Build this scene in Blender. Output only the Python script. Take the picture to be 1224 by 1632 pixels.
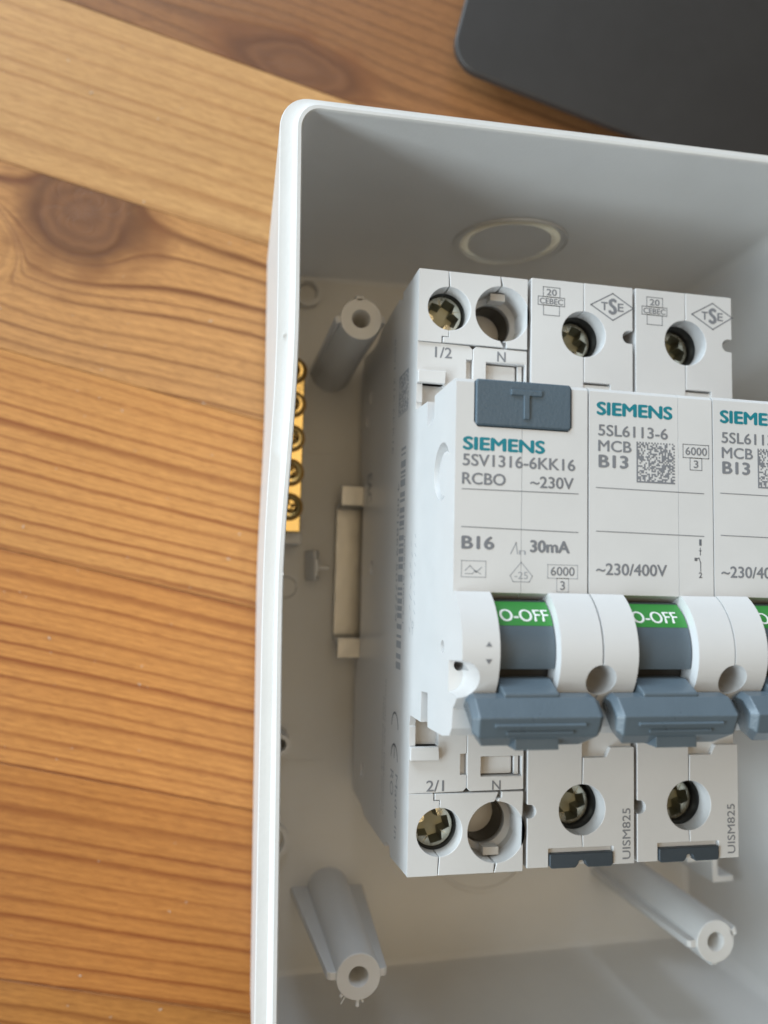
import bpy, bmesh, math, random
from mathutils import Vector, Matrix
import mathutils

MM = 0.001
R = math.radians
sc = bpy.context.scene
for o in list(bpy.data.objects):
    bpy.data.objects.remove(o)
col = sc.collection

# ------------------------------------------------------------------ camera
cam_d = bpy.data.cameras.new("camera")
cam = bpy.data.objects.new("camera", cam_d)
col.objects.link(cam)
right = Vector((0.97883914, 0.02376994, 0.20324597))
down = Vector((0.04072513, -0.99599057, -0.07965084))
fwd = Vector((0.20053777, 0.08624257, -0.97588259))
CAM = Vector((-28.37931102, -3.08026758, 159.42688103))
m = Matrix.Identity(4)
for i in range(3):
    m[i][0], m[i][1], m[i][2], m[i][3] = right[i], -down[i], -fwd[i], CAM[i] * MM
cam.matrix_world = m
cam_d.sensor_fit = 'VERTICAL'
cam_d.sensor_height = 36.0
cam_d.sensor_width = 27.0
cam_d.lens = 1273.31 / 1632 * 36.0
cam_d.clip_start = 0.005
cam_d.clip_end = 50
cam_d.dof.use_dof = True
cam_d.dof.focus_distance = 0.1135
cam_d.dof.aperture_fstop = cam_d.lens / 1.75
sc.camera = cam

# ------------------------------------------------------------------ light
world = bpy.data.worlds.new("World")
sc.world = world
world.use_nodes = True
bg = world.node_tree.nodes["Background"]
bg.inputs[0].default_value = (1.0, 0.77, 0.53, 1)
bg.inputs[1].default_value = 0.075


def area(name, pos, target, sx, sy, power, color):
    d = bpy.data.lights.new(name, 'AREA')
    d.shape = 'RECTANGLE'
    d.size, d.size_y = sx, sy
    d.energy = power
    d.color = color
    o = bpy.data.objects.new(name, d)
    col.objects.link(o)
    o.location = pos
    o.rotation_euler = (Vector(target) - Vector(pos)).to_track_quat('-Z', 'Y').to_euler()
    return o


# windows round the upper left of the table, a low one down the left side, a warm ceiling light, plus two added low fills
area("window_light", (-0.75, 1.15, 0.90), (0, 0, 0.03), 0.9, 0.9, 2.00, (1.00, 0.90, 0.70))
area("far_window_light", (-0.2, 1.6, 0.70), (0, 0, 0.03), 0.9, 0.7, 14.40, (0.69, 0.83, 1.00))
area("left_window_light", (-1.3, 0.6, 1.2), (0, 0, 0.03), 0.8, 0.8, 9.40, (0.77, 0.91, 1.00))
area("side_window_light", (-1.5, -0.75, 0.72), (0, 0, 0.03), 0.8, 0.5, 21.00, (0.80, 0.93, 1.00))
area("left_low_fill_light", (-1.6, 0.0, 0.75), (0, 0, 0.03), 0.8, 0.5, 10.00, (0.72, 0.88, 1.00))  # added fill, lifts the left flank of the first breaker
area("upper_low_fill_light", (-1.0, 1.3, 0.5), (0, 0, 0.03), 0.8, 0.4, 18.80, (0.70, 0.87, 1.00))  # added low fill for the flank and the cheek tops
area("ceiling_light", (0.0, 0.1, 1.6), (0, 0, 0.03), 1.0, 1.0, 5.80, (1.00, 0.76, 0.45))

sc.view_settings.view_transform = 'Standard'
sc.view_settings.look = 'None'
sc.view_settings.exposure = 0
sc.view_settings.gamma = 1
sc.render.engine = 'CYCLES'
sc.cycles.max_bounces = 8

# ------------------------------------------------------------------ materials


def lin(r, g, b):
    f = lambda c: c / 255 / 12.92 if c / 255 <= 0.04045 else ((c / 255 + 0.055) / 1.055) ** 2.4
    return (f(r), f(g), f(b), 1)


class NT:
    """small helper to write node expressions"""

    def __init__(self, mat):
        self.nt = mat.node_tree

    def n(self, t, **kw):
        nd = self.nt.nodes.new(t)
        for k, v in kw.items():
            setattr(nd, k, v)
        return nd

    def link(self, a, b):
        self.nt.links.new(a, b)

    def m(self, op, a, b=None, c=None):
        nd = self.n('ShaderNodeMath', operation=op)
        for i, v in enumerate((a, b, c)):
            if v is None:
                continue
            if isinstance(v, (int, float)):
                nd.inputs[i].default_value = v
            else:
                self.link(v, nd.inputs[i])
        return nd.outputs[0]

    def noise(self, vec, scale, detail=2, rough=0.5):
        nd = self.n('ShaderNodeTexNoise')
        nd.inputs['Scale'].default_value = scale
        nd.inputs['Detail'].default_value = detail
        nd.inputs['Roughness'].default_value = rough
        self.link(vec, nd.inputs['Vector'])
        return nd.outputs['Fac']

    def comb(self, x, y, z):
        nd = self.n('ShaderNodeCombineXYZ')
        for i, v in enumerate((x, y, z)):
            if isinstance(v, (int, float)):
                nd.inputs[i].default_value = v
            else:
                self.link(v, nd.inputs[i])
        return nd.outputs[0]

    def ramp(self, fac, stops, interp='LINEAR'):
        nd = self.n('ShaderNodeValToRGB')
        nd.color_ramp.interpolation = interp
        el = nd.color_ramp.elements
        while len(el) < len(stops):
            el.new(0.5)
        for e, (p, c) in zip(el, stops):
            e.position = p
            e.color = c
        self.link(fac, nd.inputs[0])
        return nd.outputs[0]

    def mix(self, fac, a, b, mode='MIX'):
        nd = self.n('ShaderNodeMix', data_type='RGBA', blend_type=mode)
        if isinstance(fac, (int, float)):
            nd.inputs[0].default_value = fac
        else:
            self.link(fac, nd.inputs[0])
        for i, v in ((6, a), (7, b)):
            if isinstance(v, tuple):
                nd.inputs[i].default_value = v
            else:
                self.link(v, nd.inputs[i])
        return nd.outputs[2]


def mat(name, color, rough=0.5, metal=0.0, bump=0.0, bscale=900, var=0.04, transl=0.0, spec=0.5, rvar=0.08, sss=0.0):
    M = bpy.data.materials.new(name)
    M.use_nodes = True
    N = NT(M)
    b = M.node_tree.nodes['Principled BSDF']
    tc = N.n('ShaderNodeTexCoord').outputs['Object']
    big = N.noise(tc, 60, 4, 0.6)
    c0 = tuple(max(0, c * (1 - var)) for c in color[:3]) + (1,)
    c1 = tuple(min(1, c * (1 + var)) for c in color[:3]) + (1,)
    cc = N.ramp(big, [(0.3, c0), (0.7, c1)])
    N.link(cc, b.inputs['Base Color'])
    rr = N.m('ADD', rough - rvar / 2, N.m('MULTIPLY', N.noise(tc, 240, 3, 0.6), rvar))
    N.link(rr, b.inputs['Roughness'])
    b.inputs['Metallic'].default_value = metal
    b.inputs['Specular IOR Level'].default_value = spec
    if sss:
        b.inputs['Subsurface Weight'].default_value = sss
        b.inputs['Subsurface Radius'].default_value = (0.9, 0.8, 0.7)
        b.inputs['Subsurface Scale'].default_value = 0.001
    if bump:
        bp = N.n('ShaderNodeBump')
        bp.inputs['Strength'].default_value = bump
        bp.inputs['Distance'].default_value = 0.0001
        N.link(N.noise(tc, bscale, 3, 0.6), bp.inputs['Height'])
        N.link(bp.outputs[0], b.inputs['Normal'])
    if transl:
        out = M.node_tree.nodes['Material Output']
        t = N.n('ShaderNodeBsdfTranslucent')
        t.inputs[0].default_value = tuple(color[:3]) + (1,)
        mx = N.n('ShaderNodeMixShader')
        mx.inputs[0].default_value = transl
        N.link(b.outputs[0], mx.inputs[1])
        N.link(t.outputs[0], mx.inputs[2])
        N.link(mx.outputs[0], out.inputs[0])
    return M


WHITE = mat("device_white_plastic", (0.66, 0.65, 0.64), 0.36, bump=0.12, bscale=1400, var=0.03, rvar=0.16)
INNER = mat("device_inner_plastic", (0.55, 0.52, 0.48), 0.5, var=0.03)
BOXP = mat("enclosure_grey_plastic", (0.77, 0.76, 0.74), 0.36, bump=0.35, bscale=1500, var=0.03, transl=0.16, rvar=0.16)
BOXRING = mat("enclosure_thin_plastic", (0.86, 0.80, 0.68), 0.4, var=0.03, transl=0.65)
BLUE = mat("blue_grey_plastic", (0.085, 0.122, 0.155), 0.38, bump=0.5, bscale=2500, var=0.07)
TOGGLE = mat("toggle_grey_plastic", (0.108, 0.140, 0.166), 0.30, bump=0.3, bscale=2500, var=0.10, rvar=0.14)
DRUM = mat("drum_grey_plastic", (0.085, 0.112, 0.135), 0.45, bump=0.3, bscale=2000, var=0.05)
DARK = mat("dark_steel_and_gap_shade", (0.035, 0.036, 0.036), 0.4, metal=0.3, var=0.2)  # steel well linings, and the painted shade under the toggle drum
CLIP = mat("dark_clip_plastic", (0.045, 0.06, 0.075), 0.5, bump=0.6, var=0.2)
GREEN = mat("green_label", (0.036, 0.225, 0.042), 0.45, var=0.03)
SCREW = mat("yellow_zinc_steel", (0.60, 0.59, 0.50), 0.25, metal=0.95, bump=0.4, bscale=1500, var=0.12, rvar=0.15)
RECESS = mat("shaded_recess_steel", (0.28, 0.28, 0.22), 0.34, metal=0.8, var=0.25)  # darker colour paints the shade inside the screw's cross recess
BRASSDARK = mat("shaded_gap_brass", (0.16, 0.10, 0.03), 0.45, metal=0.7, var=0.3)  # dark colour paints the shade in bar screw holes and recesses
BRASS = mat("brass", (0.66, 0.49, 0.21), 0.25, metal=1.0, bump=1.6, bscale=260, var=0.22, rvar=0.12)
STEEL = mat("galvanised_steel", (0.50, 0.49, 0.47), 0.36, metal=0.85, bump=0.5, bscale=500, var=0.12, rvar=0.15)
LID = mat("dark_anodised_lid", (0.037, 0.0345, 0.033), 0.46, bump=0.35, bscale=3000, var=0.05, spec=0.5)
LIDEDGE = mat("laptop_edge_metal", (0.10, 0.10, 0.11), 0.35, metal=0.4, var=0.05)
RUBBER = mat("black_rubber", (0.012, 0.012, 0.032), 0.8)
TEAL = mat("teal_print", lin(20, 126, 140), 0.5, var=0.10)
GREY = mat("grey_print", lin(124, 126, 131), 0.55, var=0.14)
LGREY = mat("light_grey_print", lin(160, 163, 168), 0.55, var=0.03)
DGREY = mat("dark_grey_print", lin(98, 102, 108), 0.55, var=0.03)
WPRINT = mat("white_print", (0.75, 0.77, 0.75), 0.5, var=0.02)


def wood_mat(name, seed, pitch, light, dark, contrast, knots=(), warp=1.0, flame=None, v0=0.0):
    """pine board: growth-ring lines across v (object y), running along u (object x), bent round any knots"""
    M = bpy.data.materials.new(name)
    M.use_nodes = True
    N = NT(M)
    b = M.node_tree.nodes['Principled BSDF']
    tc = N.n('ShaderNodeTexCoord').outputs['Object']
    sp = N.n('ShaderNodeSeparateXYZ')
    N.link(tc, sp.inputs[0])
    u = N.m('MULTIPLY', sp.outputs[0], 1000.0)      # millimetres
    v = N.m('MULTIPLY', sp.outputs[1], 1000.0)
    psi = N.m('ADD', v, v0)
    kmask = None
    for (ku, kv, rad, an) in knots:
        du = N.m('SUBTRACT', u, ku)
        dv = N.m('SUBTRACT', v, kv)
        r2 = N.m('ADD', N.m('MULTIPLY', N.m('MULTIPLY', du, du), an), N.m('MULTIPLY', dv, dv))
        r2 = N.m('ADD', r2, rad * rad * 0.12)
        term = N.m('DIVIDE', N.m('MULTIPLY', dv, rad * rad * 1.35), r2)
        psi = N.m('SUBTRACT', psi, term)
        rr = N.m('SQRT', r2)
        wob = N.m('MULTIPLY', N.m('SUBTRACT', N.noise(N.comb(u, v, seed + 3), 0.12, 2), 0.5), rad * 0.6)
        rr = N.m('ADD', rr, wob)
        mk = N.n('ShaderNodeMapRange', interpolation_type='SMOOTHSTEP')
        N.link(rr, mk.inputs[0])
        mk.inputs[1].default_value = rad * 0.75
        mk.inputs[2].default_value = rad * 1.75
        mk.inputs[3].default_value = 1
        mk.inputs[4].default_value = 0
        rings = N.m('SINE', N.m('MULTIPLY', rr, 2.2))
        kmask = (mk.outputs[0], rings, rr, rad)
    if flame:
        fu, fv, fk = flame            # nested tongues of grain that open to the left
        du = N.m('SUBTRACT', u, fu)
        dv = N.m('SUBTRACT', v, fv)
        wobf = N.m('MULTIPLY', N.m('SUBTRACT', N.noise(N.comb(u, v, seed + 5), 0.22, 2), 0.5), 5.0)
        pf = N.m('ADD', N.m('MULTIPLY', N.m('ADD', du, N.m('MULTIPLY', N.m('MULTIPLY', dv, dv), fk)), 0.80), N.m('MULTIPLY', wobf, 0.7))
        ms = N.n('ShaderNodeMapRange', interpolation_type='SMOOTHSTEP')
        N.link(N.m('ADD', du, N.m('MULTIPLY', N.m('MULTIPLY', dv, dv), fk * 1.1)), ms.inputs[0])
        ms.inputs[1].default_value = -2
        ms.inputs[2].default_value = 2
        ms.inputs[3].default_value = 1
        ms.inputs[4].default_value = 0
        psi = N.m('ADD', N.m('MULTIPLY', psi, N.m('SUBTRACT', 1.0, ms.outputs[0])), N.m('MULTIPLY', pf, ms.outputs[0]))
    # slow wander of the lines, and their uneven spacing
    w1 = N.m('SUBTRACT', N.noise(N.comb(N.m('MULTIPLY', u, 0.009), N.m('MULTIPLY', v, 0.012), seed), 1.0, 1), 0.5)
    w2 = N.m('SUBTRACT', N.noise(N.comb(N.m('MULTIPLY', u, 0.07), N.m('MULTIPLY', v, 0.30), seed + 9), 1.0, 3), 0.5)
    psi = N.m('ADD', psi, N.m('ADD', N.m('MULTIPLY', w1, 9 * warp), N.m('MULTIPLY', w2, 0.75)))
    un = N.m('SUBTRACT', N.noise(N.comb(0.0, N.m('MULTIPLY', psi, 0.16), seed + 20), 1.0, 2), 0.5)
    ph = N.m('FRACT', N.m('ADD', N.m('DIVIDE', psi, pitch), N.m('MULTIPLY', un, 1.7)))
    # early wood fades up into a dark late-wood line with one sharp edge
    band = N.ramp(ph, [(0.0, (0.05, 0.05, 0.05, 1)), (0.30, (0.0, 0.0, 0.0, 1)), (0.62, (0.22, 0.22, 0.22, 1)), (0.80, (0.80, 0.80, 0.80, 1)),
                       (0.88, (1, 1, 1, 1)), (0.96, (0.25, 0.25, 0.25, 1)), (1.0, (0.05, 0.05, 0.05, 1))], 'LINEAR')
    amp = N.noise(N.comb(N.m('MULTIPLY', u, 0.012), N.m('MULTIPLY', psi, 0.30), seed + 31), 1.0, 2)
    ampr = N.ramp(amp, [(0.26, (0.45, 0.45, 0.45, 1)), (0.56, (1, 1, 1, 1))])
    # much finer rings between the strong ones
    ph2 = N.m('FRACT', N.m('ADD', N.m('DIVIDE', psi, pitch * 0.31), N.m('MULTIPLY', un, 3.0)))
    fine = N.ramp(ph2, [(0.0, (0, 0, 0, 1)), (0.75, (0.30, 0.30, 0.30, 1)), (0.95, (0, 0, 0, 1))])
    f = N.m('MULTIPLY', N.m('MAXIMUM', N.m('MULTIPLY', band, ampr), N.m('MULTIPLY', fine, 0.9)), contrast)
    base = N.mix(f, light, dark)
    # broad tone and fine fibres
    tone = N.noise(N.comb(N.m('MULTIPLY', u, 0.02), N.m('MULTIPLY', v, 0.06), seed + 50), 1.0, 3)
    base = N.mix(N.ramp(tone, [(0.4, (0, 0, 0, 1)), (0.75, (0.35, 0.35, 0.35, 1))]), base,
                 tuple(c * 0.72 for c in light[:3]) + (1,))
    fib = N.noise(N.comb(N.m('MULTIPLY', u, 0.30), N.m('MULTIPLY', v, 6.5), seed + 70), 1.0, 4, 0.75)
    base = N.mix(N.ramp(fib, [(0.46, (0.0, 0.0, 0.0, 1)), (0.62, (0.45, 0.45, 0.45, 1))]), base,
                 tuple(c * 0.70 for c in dark[:3]) + (1,), 'MULTIPLY' if False else 'MIX')
    fl = N.noise(N.comb(N.m('MULTIPLY', u, 0.22), N.m('MULTIPLY', v, 1.1), seed + 90), 1.0, 2, 0.5)
    base = N.mix(N.ramp(fl, [(0.66, (0, 0, 0, 1)), (0.80, (0.30, 0.30, 0.30, 1))]), base,
                 tuple(min(1, c * 1.35) for c in light[:3]) + (1,))
    # small pale nicks and dark resin flecks
    nk = N.noise(N.comb(N.m('MULTIPLY', u, 0.55), N.m('MULTIPLY', v, 0.9), seed + 120), 1.0, 4, 0.8)
    base = N.mix(N.ramp(nk, [(0.735, (0, 0, 0, 1)), (0.775, (0.5, 0.5, 0.5, 1))]), base, lin(232, 196, 150))
    nd2 = N.noise(N.comb(N.m('MULTIPLY', u, 0.8), N.m('MULTIPLY', v, 1.6), seed + 150), 1.0, 3, 0.7)
    base = N.mix(N.ramp(nd2, [(0.745, (0, 0, 0, 1)), (0.79, (0.6, 0.6, 0.6, 1))]), base, lin(92, 52, 26))
    if kmask:
        mk, rings, rr, rad = kmask
        halo = N.n('ShaderNodeMapRange', interpolation_type='SMOOTHSTEP')
        N.link(N.m('ADD', rr, N.m('MULTIPLY', N.m('SUBTRACT', N.noise(N.comb(u, v, seed + 40), 0.10, 2), 0.5), rad * 2.0)), halo.inputs[0])
        halo.inputs[1].default_value = rad * 1.2
        halo.inputs[2].default_value = rad * 2.3
        halo.inputs[3].default_value = 0.75
        halo.inputs[4].default_value = 0
        base = N.mix(halo.outputs[0], base, lin(128, 80, 46))
        kc = N.mix(N.m('MULTIPLY_ADD', rings, 0.13, 0.4), lin(134, 90, 58), lin(86, 54, 36))
        core = N.n('ShaderNodeMapRange', interpolation_type='SMOOTHSTEP')
        N.link(rr, core.inputs[0])
        core.inputs[1].default_value = rad * 0.9
        core.inputs[2].default_value = rad * 1.15
        kc = N.mix(N.m('MULTIPLY', core.outputs[0], 0.8), kc, lin(74, 44, 28))
        base = N.mix(N.m('MULTIPLY', mk, 0.94), base, kc)
    N.link(base, b.inputs['Base Color'])
    N.link(N.m('ADD', 0.36, N.m('MULTIPLY', N.noise(tc, 90, 4, 0.7), 0.14)), b.inputs['Roughness'])
    bp = N.n('ShaderNodeBump')
    bp.inputs['Strength'].default_value = 0.35
    bp.inputs['Distance'].default_value = 0.0002
    N.link(N.m('ADD', N.m('MULTIPLY', f, -0.6), N.m('MULTIPLY', fib, 0.5)), bp.inputs['Height'])
    N.link(bp.outputs[0], b.inputs['Normal'])
    b.inputs['Specular IOR Level'].default_value = 0.45
    return M


# ------------------------------------------------------------------ mesh helpers (all in mm)


def new_obj(name, me, mt, parent=None, sharp=35):
    me.name = name
    if not me.get("hard"):
        for p in me.polygons:
            p.use_smooth = True
        me.set_sharp_from_angle(angle=R(sharp))
    me.materials.clear()
    me.materials.append(mt)
    o = bpy.data.objects.new(name, me)
    col.objects.link(o)
    if parent is not None:
        o.parent = parent
    return o


def bm_mesh(bm, scale=True):
    bmesh.ops.recalc_face_normals(bm, faces=bm.faces)
    if scale:
        bmesh.ops.scale(bm, vec=(MM, MM, MM), verts=bm.verts)
    me = bpy.data.meshes.new("tmp")
    bm.to_mesh(me)
    bm.free()
    return me


def prism(bm, poly, a, b, axis='x'):
    """extrude a closed polygon from a to b along the axis; poly holds the two other coordinates in order"""
    def P(p, t):
        if axis == 'x':
            return (t, p[0], p[1])
        if axis == 'y':
            return (p[0], t, p[1])
        return (p[0], p[1], t)
    v0 = [bm.verts.new(P(p, a)) for p in poly]
    v1 = [bm.verts.new(P(p, b)) for p in poly]
    n = len(poly)
    bm.faces.new(v0)
    bm.faces.new(v1[::-1])
    for i in range(n):
        bm.faces.new((v0[i], v0[(i + 1) % n], v1[(i + 1) % n], v1[i]))


def box(bm, x0, x1, y0, y1, z0, z1):
    prism(bm, [(x0, y0), (x1, y0), (x1, y1), (x0, y1)], z0, z1, 'z')


def cyl(bm, p0, p1, r0, r1=None, n=32, cap=True):
    p0, p1 = Vector(p0), Vector(p1)
    r1 = r0 if r1 is None else r1
    d = (p1 - p0).normalized()
    q = d.to_track_quat('Z', 'Y')
    a, b = [], []
    for i in range(n):
        t = 2 * math.pi * i / n
        e = q @ Vector((math.cos(t), math.sin(t), 0))
        a.append(bm.verts.new(p0 + e * r0))
        b.append(bm.verts.new(p1 + e * r1))
    for i in range(n):
        bm.faces.new((a[i], a[(i + 1) % n], b[(i + 1) % n], b[i]))
    if cap:
        bm.faces.new(a[::-1])
        bm.faces.new(b)
    return a, b


def lathe(bm, c, prof, n=32, ax='z'):
    """profile of (r, z) points turned about a vertical axis through c"""
    rings = []
    for r, z in prof:
        if r < 1e-6:
            rings.append([bm.verts.new((c[0], c[1], c[2] + z))])
        else:
            rings.append([bm.verts.new((c[0] + r * math.cos(2 * math.pi * i / n), c[1] + r * math.sin(2 * math.pi * i / n), c[2] + z)) for i in range(n)])
    for A, B in zip(rings, rings[1:]):
        for i in range(n):
            a = [A[i % len(A)], A[(i + 1) % len(A)]]
            b = [B[(i + 1) % len(B)], B[i % len(B)]]
            vs = []
            for q in a + b:
                if q not in vs:
                    vs.append(q)
            if len(vs) > 2:
                bm.faces.new(vs)


def arc(cx, cy, r, a0, a1, n=12):
    return [(cx + r * math.cos(R(a0 + (a1 - a0) * i / n)), cy + r * math.sin(R(a0 + (a1 - a0) * i / n))) for i in range(n + 1)]


def rrect(x0, x1, y0, y1, r, n=5):
    return (arc(x1 - r, y0 + r, r, -90, 0, n) + arc(x1 - r, y1 - r, r, 0, 90, n) +
            arc(x0 + r, y1 - r, r, 90, 180, n) + arc(x0 + r, y0 + r, r, 180, 270, n))


def boolean(me, cutters, op='DIFFERENCE'):
    """exact boolean of one mesh with a list of meshes; returns a new mesh"""
    a = bpy.data.objects.new("a", me)
    col.objects.link(a)
    tmp = [a]
    for c in cutters:
        o = bpy.data.objects.new("c", c)
        col.objects.link(o)
        tmp.append(o)
        md = a.modifiers.new("b", 'BOOLEAN')
        md.operation = op
        md.solver = 'EXACT'
        md.object = o
    dg = bpy.context.evaluated_depsgraph_get()
    res = bpy.data.meshes.new_from_object(a.evaluated_get(dg))
    for o in tmp:
        bpy.data.objects.remove(o)
    return res


def bevelled(me, w=0.12, seg=2, ang=30):
    for p in me.polygons:
        p.use_smooth = True
    a = bpy.data.objects.new("a", me)
    col.objects.link(a)
    md = a.modifiers.new("b", 'BEVEL')
    md.harden_normals = True
    md.width = w * MM
    md.segments = seg
    md.limit_method = 'ANGLE'
    md.angle_limit = R(ang)
    md.miter_outer = 'MITER_ARC'
    dg = bpy.context.evaluated_depsgraph_get()
    res = bpy.data.meshes.new_from_object(a.evaluated_get(dg))
    bpy.data.objects.remove(a)
    res["hard"] = 1
    return res


def mk(fn, *a, **k):
    bm = bmesh.new()
    fn(bm, *a, **k)
    return bm_mesh(bm)


def add(name, bm, mt, parent, bev=0.0, sharp=35, seg=2):
    me = bm_mesh(bm)
    if bev:
        me = bevelled(me, bev, seg)
    return new_obj(name, me, mt, parent, sharp)


# ------------------------------------------------------------------ print (flat lettering, as thin meshes)
_tc = {}


def text_mesh(s, bold):
    key = (s, bold)
    if key in _tc:
        return _tc[key]
    cu = bpy.data.curves.new("t", 'FONT')
    cu.body = s
    cu.size = 1
    cu.resolution_u = 4
    ob = bpy.data.objects.new("t", cu)
    col.objects.link(ob)
    dg = bpy.context.evaluated_depsgraph_get()
    me = bpy.data.meshes.new_from_object(ob.evaluated_get(dg))
    bpy.data.objects.remove(ob)
    vs = [tuple(v.co) for v in me.vertices]
    fs = [tuple(p.vertices) for p in me.polygons]
    _tc[key] = (vs, fs)
    return _tc[key]


class Print:
    """collects flat marks in a (u, v) page, mapped to the object by origin/U/V axes"""

    def __init__(self, origin, U, V):
        self.o, self.U, self.V = Vector(origin), Vector(U), Vector(V)
        self.N = self.U.cross(self.V).normalized()
        self.bm = bmesh.new()
        self.fn = None

    def P(self, u, v):
        if self.fn:
            return Vector(self.fn(u, v))
        return self.o + self.U * u + self.V * v + self.N * 0.02

    def face(self, pts):
        try:
            self.bm.faces.new([self.bm.verts.new(self.P(*p)) for p in pts])
        except ValueError:
            pass

    def text(self, s, u0, u1, v0, v1, bold=0.0, rot=0):
        vs, fs = text_mesh(s, bold)
        xs = [q[0] for q in vs]
        ys = [q[1] for q in vs]
        ax, bx, ay, by = min(xs), max(xs), min(ys), max(ys)
        hgt = (u1 - u0) if rot == 90 else (v1 - v0)
        b = bold * hgt
        offs = [(-b, 0), (b, 0), (0, b * 0.6), (0, -b * 0.6)] if b else [(0, 0)]
        for k, (ou, ov) in enumerate(offs):
            vv = []
            for q in vs:
                a, c = (q[0] - ax) / (bx - ax), (q[1] - ay) / max(1e-6, by - ay)
                if rot == 90:      # reads upwards
                    a, c = 1 - c, a
                p = self.P(u0 + b + (u1 - u0 - 2 * b) * a + ou, v0 + (v1 - v0) * c + ov)
                if self.fn:
                    p += Vector((0, 0, 0.004 * k))
                else:
                    p += self.N * (0.004 * k)
                vv.append(self.bm.verts.new(p))
            for f in fs:
                try:
                    self.bm.faces.new([vv[i] for i in f])
                except ValueError:
                    pass

    def line(self, a, b, w):
        a, b = Vector(a), Vector(b)
        d = (b - a).normalized() * w / 2
        n = Vector((-d.y, d.x))
        self.face([a - n, b - n, b + n, a + n])

    def poly(self, pts, w, closed=True):
        n = len(pts)
        for i in range(n if closed else n - 1):
            a, b = Vector(pts[i]), Vector(pts[(i + 1) % n])
            e = (b - a).normalized() * w / 2
            self.line(a - e, b + e, w)

    def rect(self, u0, u1, v0, v1):
        self.face([(u0, v0), (u1, v0), (u1, v1), (u0, v1)])

    def frame(self, u0, u1, v0, v1, w):
        self.poly([(u0, v0), (u1, v0), (u1, v1), (u0, v1)], w)

    def done(self, name, mt, parent):
        bmesh.ops.scale(self.bm, vec=(MM, MM, MM), verts=self.bm.verts)
        me = bpy.data.meshes.new("tmp")
        self.bm.to_mesh(me)
        self.bm.free()
        # all faces towards the reader
        o = new_obj(name, me, mt, parent)
        return o


def empty(name, loc, label, cat, group=None, rz=0.0):
    o = bpy.data.objects.new(name, None)
    o.empty_display_size = 0.01
    col.objects.link(o)
    o.location = Vector(loc) * MM
    o.rotation_euler = (0, 0, rz)
    o['label'] = label
    o['category'] = cat
    if group:
        o['group'] = group
    return o


def tag(o, label, cat, group=None):
    o['label'] = label
    o['category'] = cat
    if group:
        o['group'] = group
    return o


# ------------------------------------------------------------------ table
TZ = -13.0
ANG = R(-12.3)
table = empty("wooden_table", (-75.4, 82.0, TZ), "varnished orange pine table top of glued boards with knots and dark grain lines", "table", rz=ANG)
ed = [196.5, 157.0, 117.6, 78.3, 38.7, 0.0, -38.3, -77.6, -118.2, -157.5, -196.8, -236.0]
LW = lin(200, 146, 88)
DW = lin(132, 74, 30)
specs = {
    3: dict(pitch=3.0, contrast=0.6, light=lin(158, 108, 66), dark=lin(84, 50, 30), knots=((52.0, 42.5, 5.0, 0.18),), warp=0.9),
    4: dict(pitch=4.2, contrast=0.65, light=lin(208, 160, 104), dark=lin(150, 94, 48), warp=0.4),
    5: dict(pitch=3.9, contrast=1.0, light=lin(206, 150, 92), dark=lin(108, 58, 28), knots=((18.0, -5.2, 8.6, 0.85),), flame=(9.0, -21.0, 0.055), warp=0.5, v0=1.0),
    6: dict(pitch=3.1, contrast=1.0, light=lin(208, 148, 84), dark=lin(132, 68, 28), warp=0.6),
    7: dict(pitch=3.3, contrast=1.0, light=lin(203, 139, 74), dark=lin(130, 64, 24), warp=0.6),
    8: dict(pitch=4.0, contrast=0.95, light=lin(188, 124, 62), dark=lin(126, 62, 22), warp=0.7),
    9: dict(pitch=3.9, contrast=0.8, light=lin(184, 124, 62), dark=lin(112, 54, 16), warp=0.5),
}
for i in range(len(ed) - 1):
    vt, vb = ed[i], ed[i + 1]
    s = dict(pitch=3.6, contrast=0.8, light=LW, dark=DW, warp=0.7)
    s.update(specs.get(i, {}))
    vc = (vt + vb) / 2
    if 'flame' in s:
        s['flame'] = (s['flame'][0], s['flame'][1] - vc, s['flame'][2])
    s['knots'] = tuple((ku, kv - vc, kr, an) for ku, kv, kr, an in s.get('knots', ()))
    wm = wood_mat("pine_board_%d" % i, seed=7.3 * i + 2.1, **s)
    bm = bmesh.new()
    h = (vt - vb) / 2 - 0.06
    prism(bm, [(-h, -20), (h, -20), (h, -0.12), (h - 0.12, 0), (-h + 0.12, 0), (-h, -0.12)], -260, 420, 'x')
    o = add("plank", bm, wm, table, 0)
    o.location = (0, vc * MM, 0)

# ------------------------------------------------------------------ laptop
lap = empty("laptop", (17.9, 113.6, TZ), "closed dark grey laptop with rounded corner lying behind the white box", "laptop", rz=R(-13.2))
outl = rrect(0, 320, 0, 220, 7, 10)
bm = bmesh.new()
prism(bm, rrect(5.5, 314.5, 5.5, 214.5, 6, 10), 1.6, 5.8, 'z')
add("laptop_base", bm, LIDEDGE, lap, 0.8, seg=3)
bm = bmesh.new()
prism(bm, outl, 6.0, 8.1, 'z')
add("laptop_lid", bm, LID, lap, 0.5, seg=3)
for fx, fy in ((18, 14), (300, 14), (18, 206), (300, 206)):
    bm = bmesh.new()
    lathe(bm, (fx, fy, 0), [(0, 0), (5, 0), (5.5, 0.6), (5.5, 1.7), (0, 1.7)], 24)
    add("rubber_foot", bm, RUBBER, lap)

# ------------------------------------------------------------------ enclosure
BR = R(1.3)
encl = empty("electrical_enclosure", (0, 0, 0), "open pale grey plastic electrical enclosure on the wooden table, holding the breakers", "enclosure", rz=BR)
XL, XR, YB, YT = -19.75, 77.6, -83.5, 64.6


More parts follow.
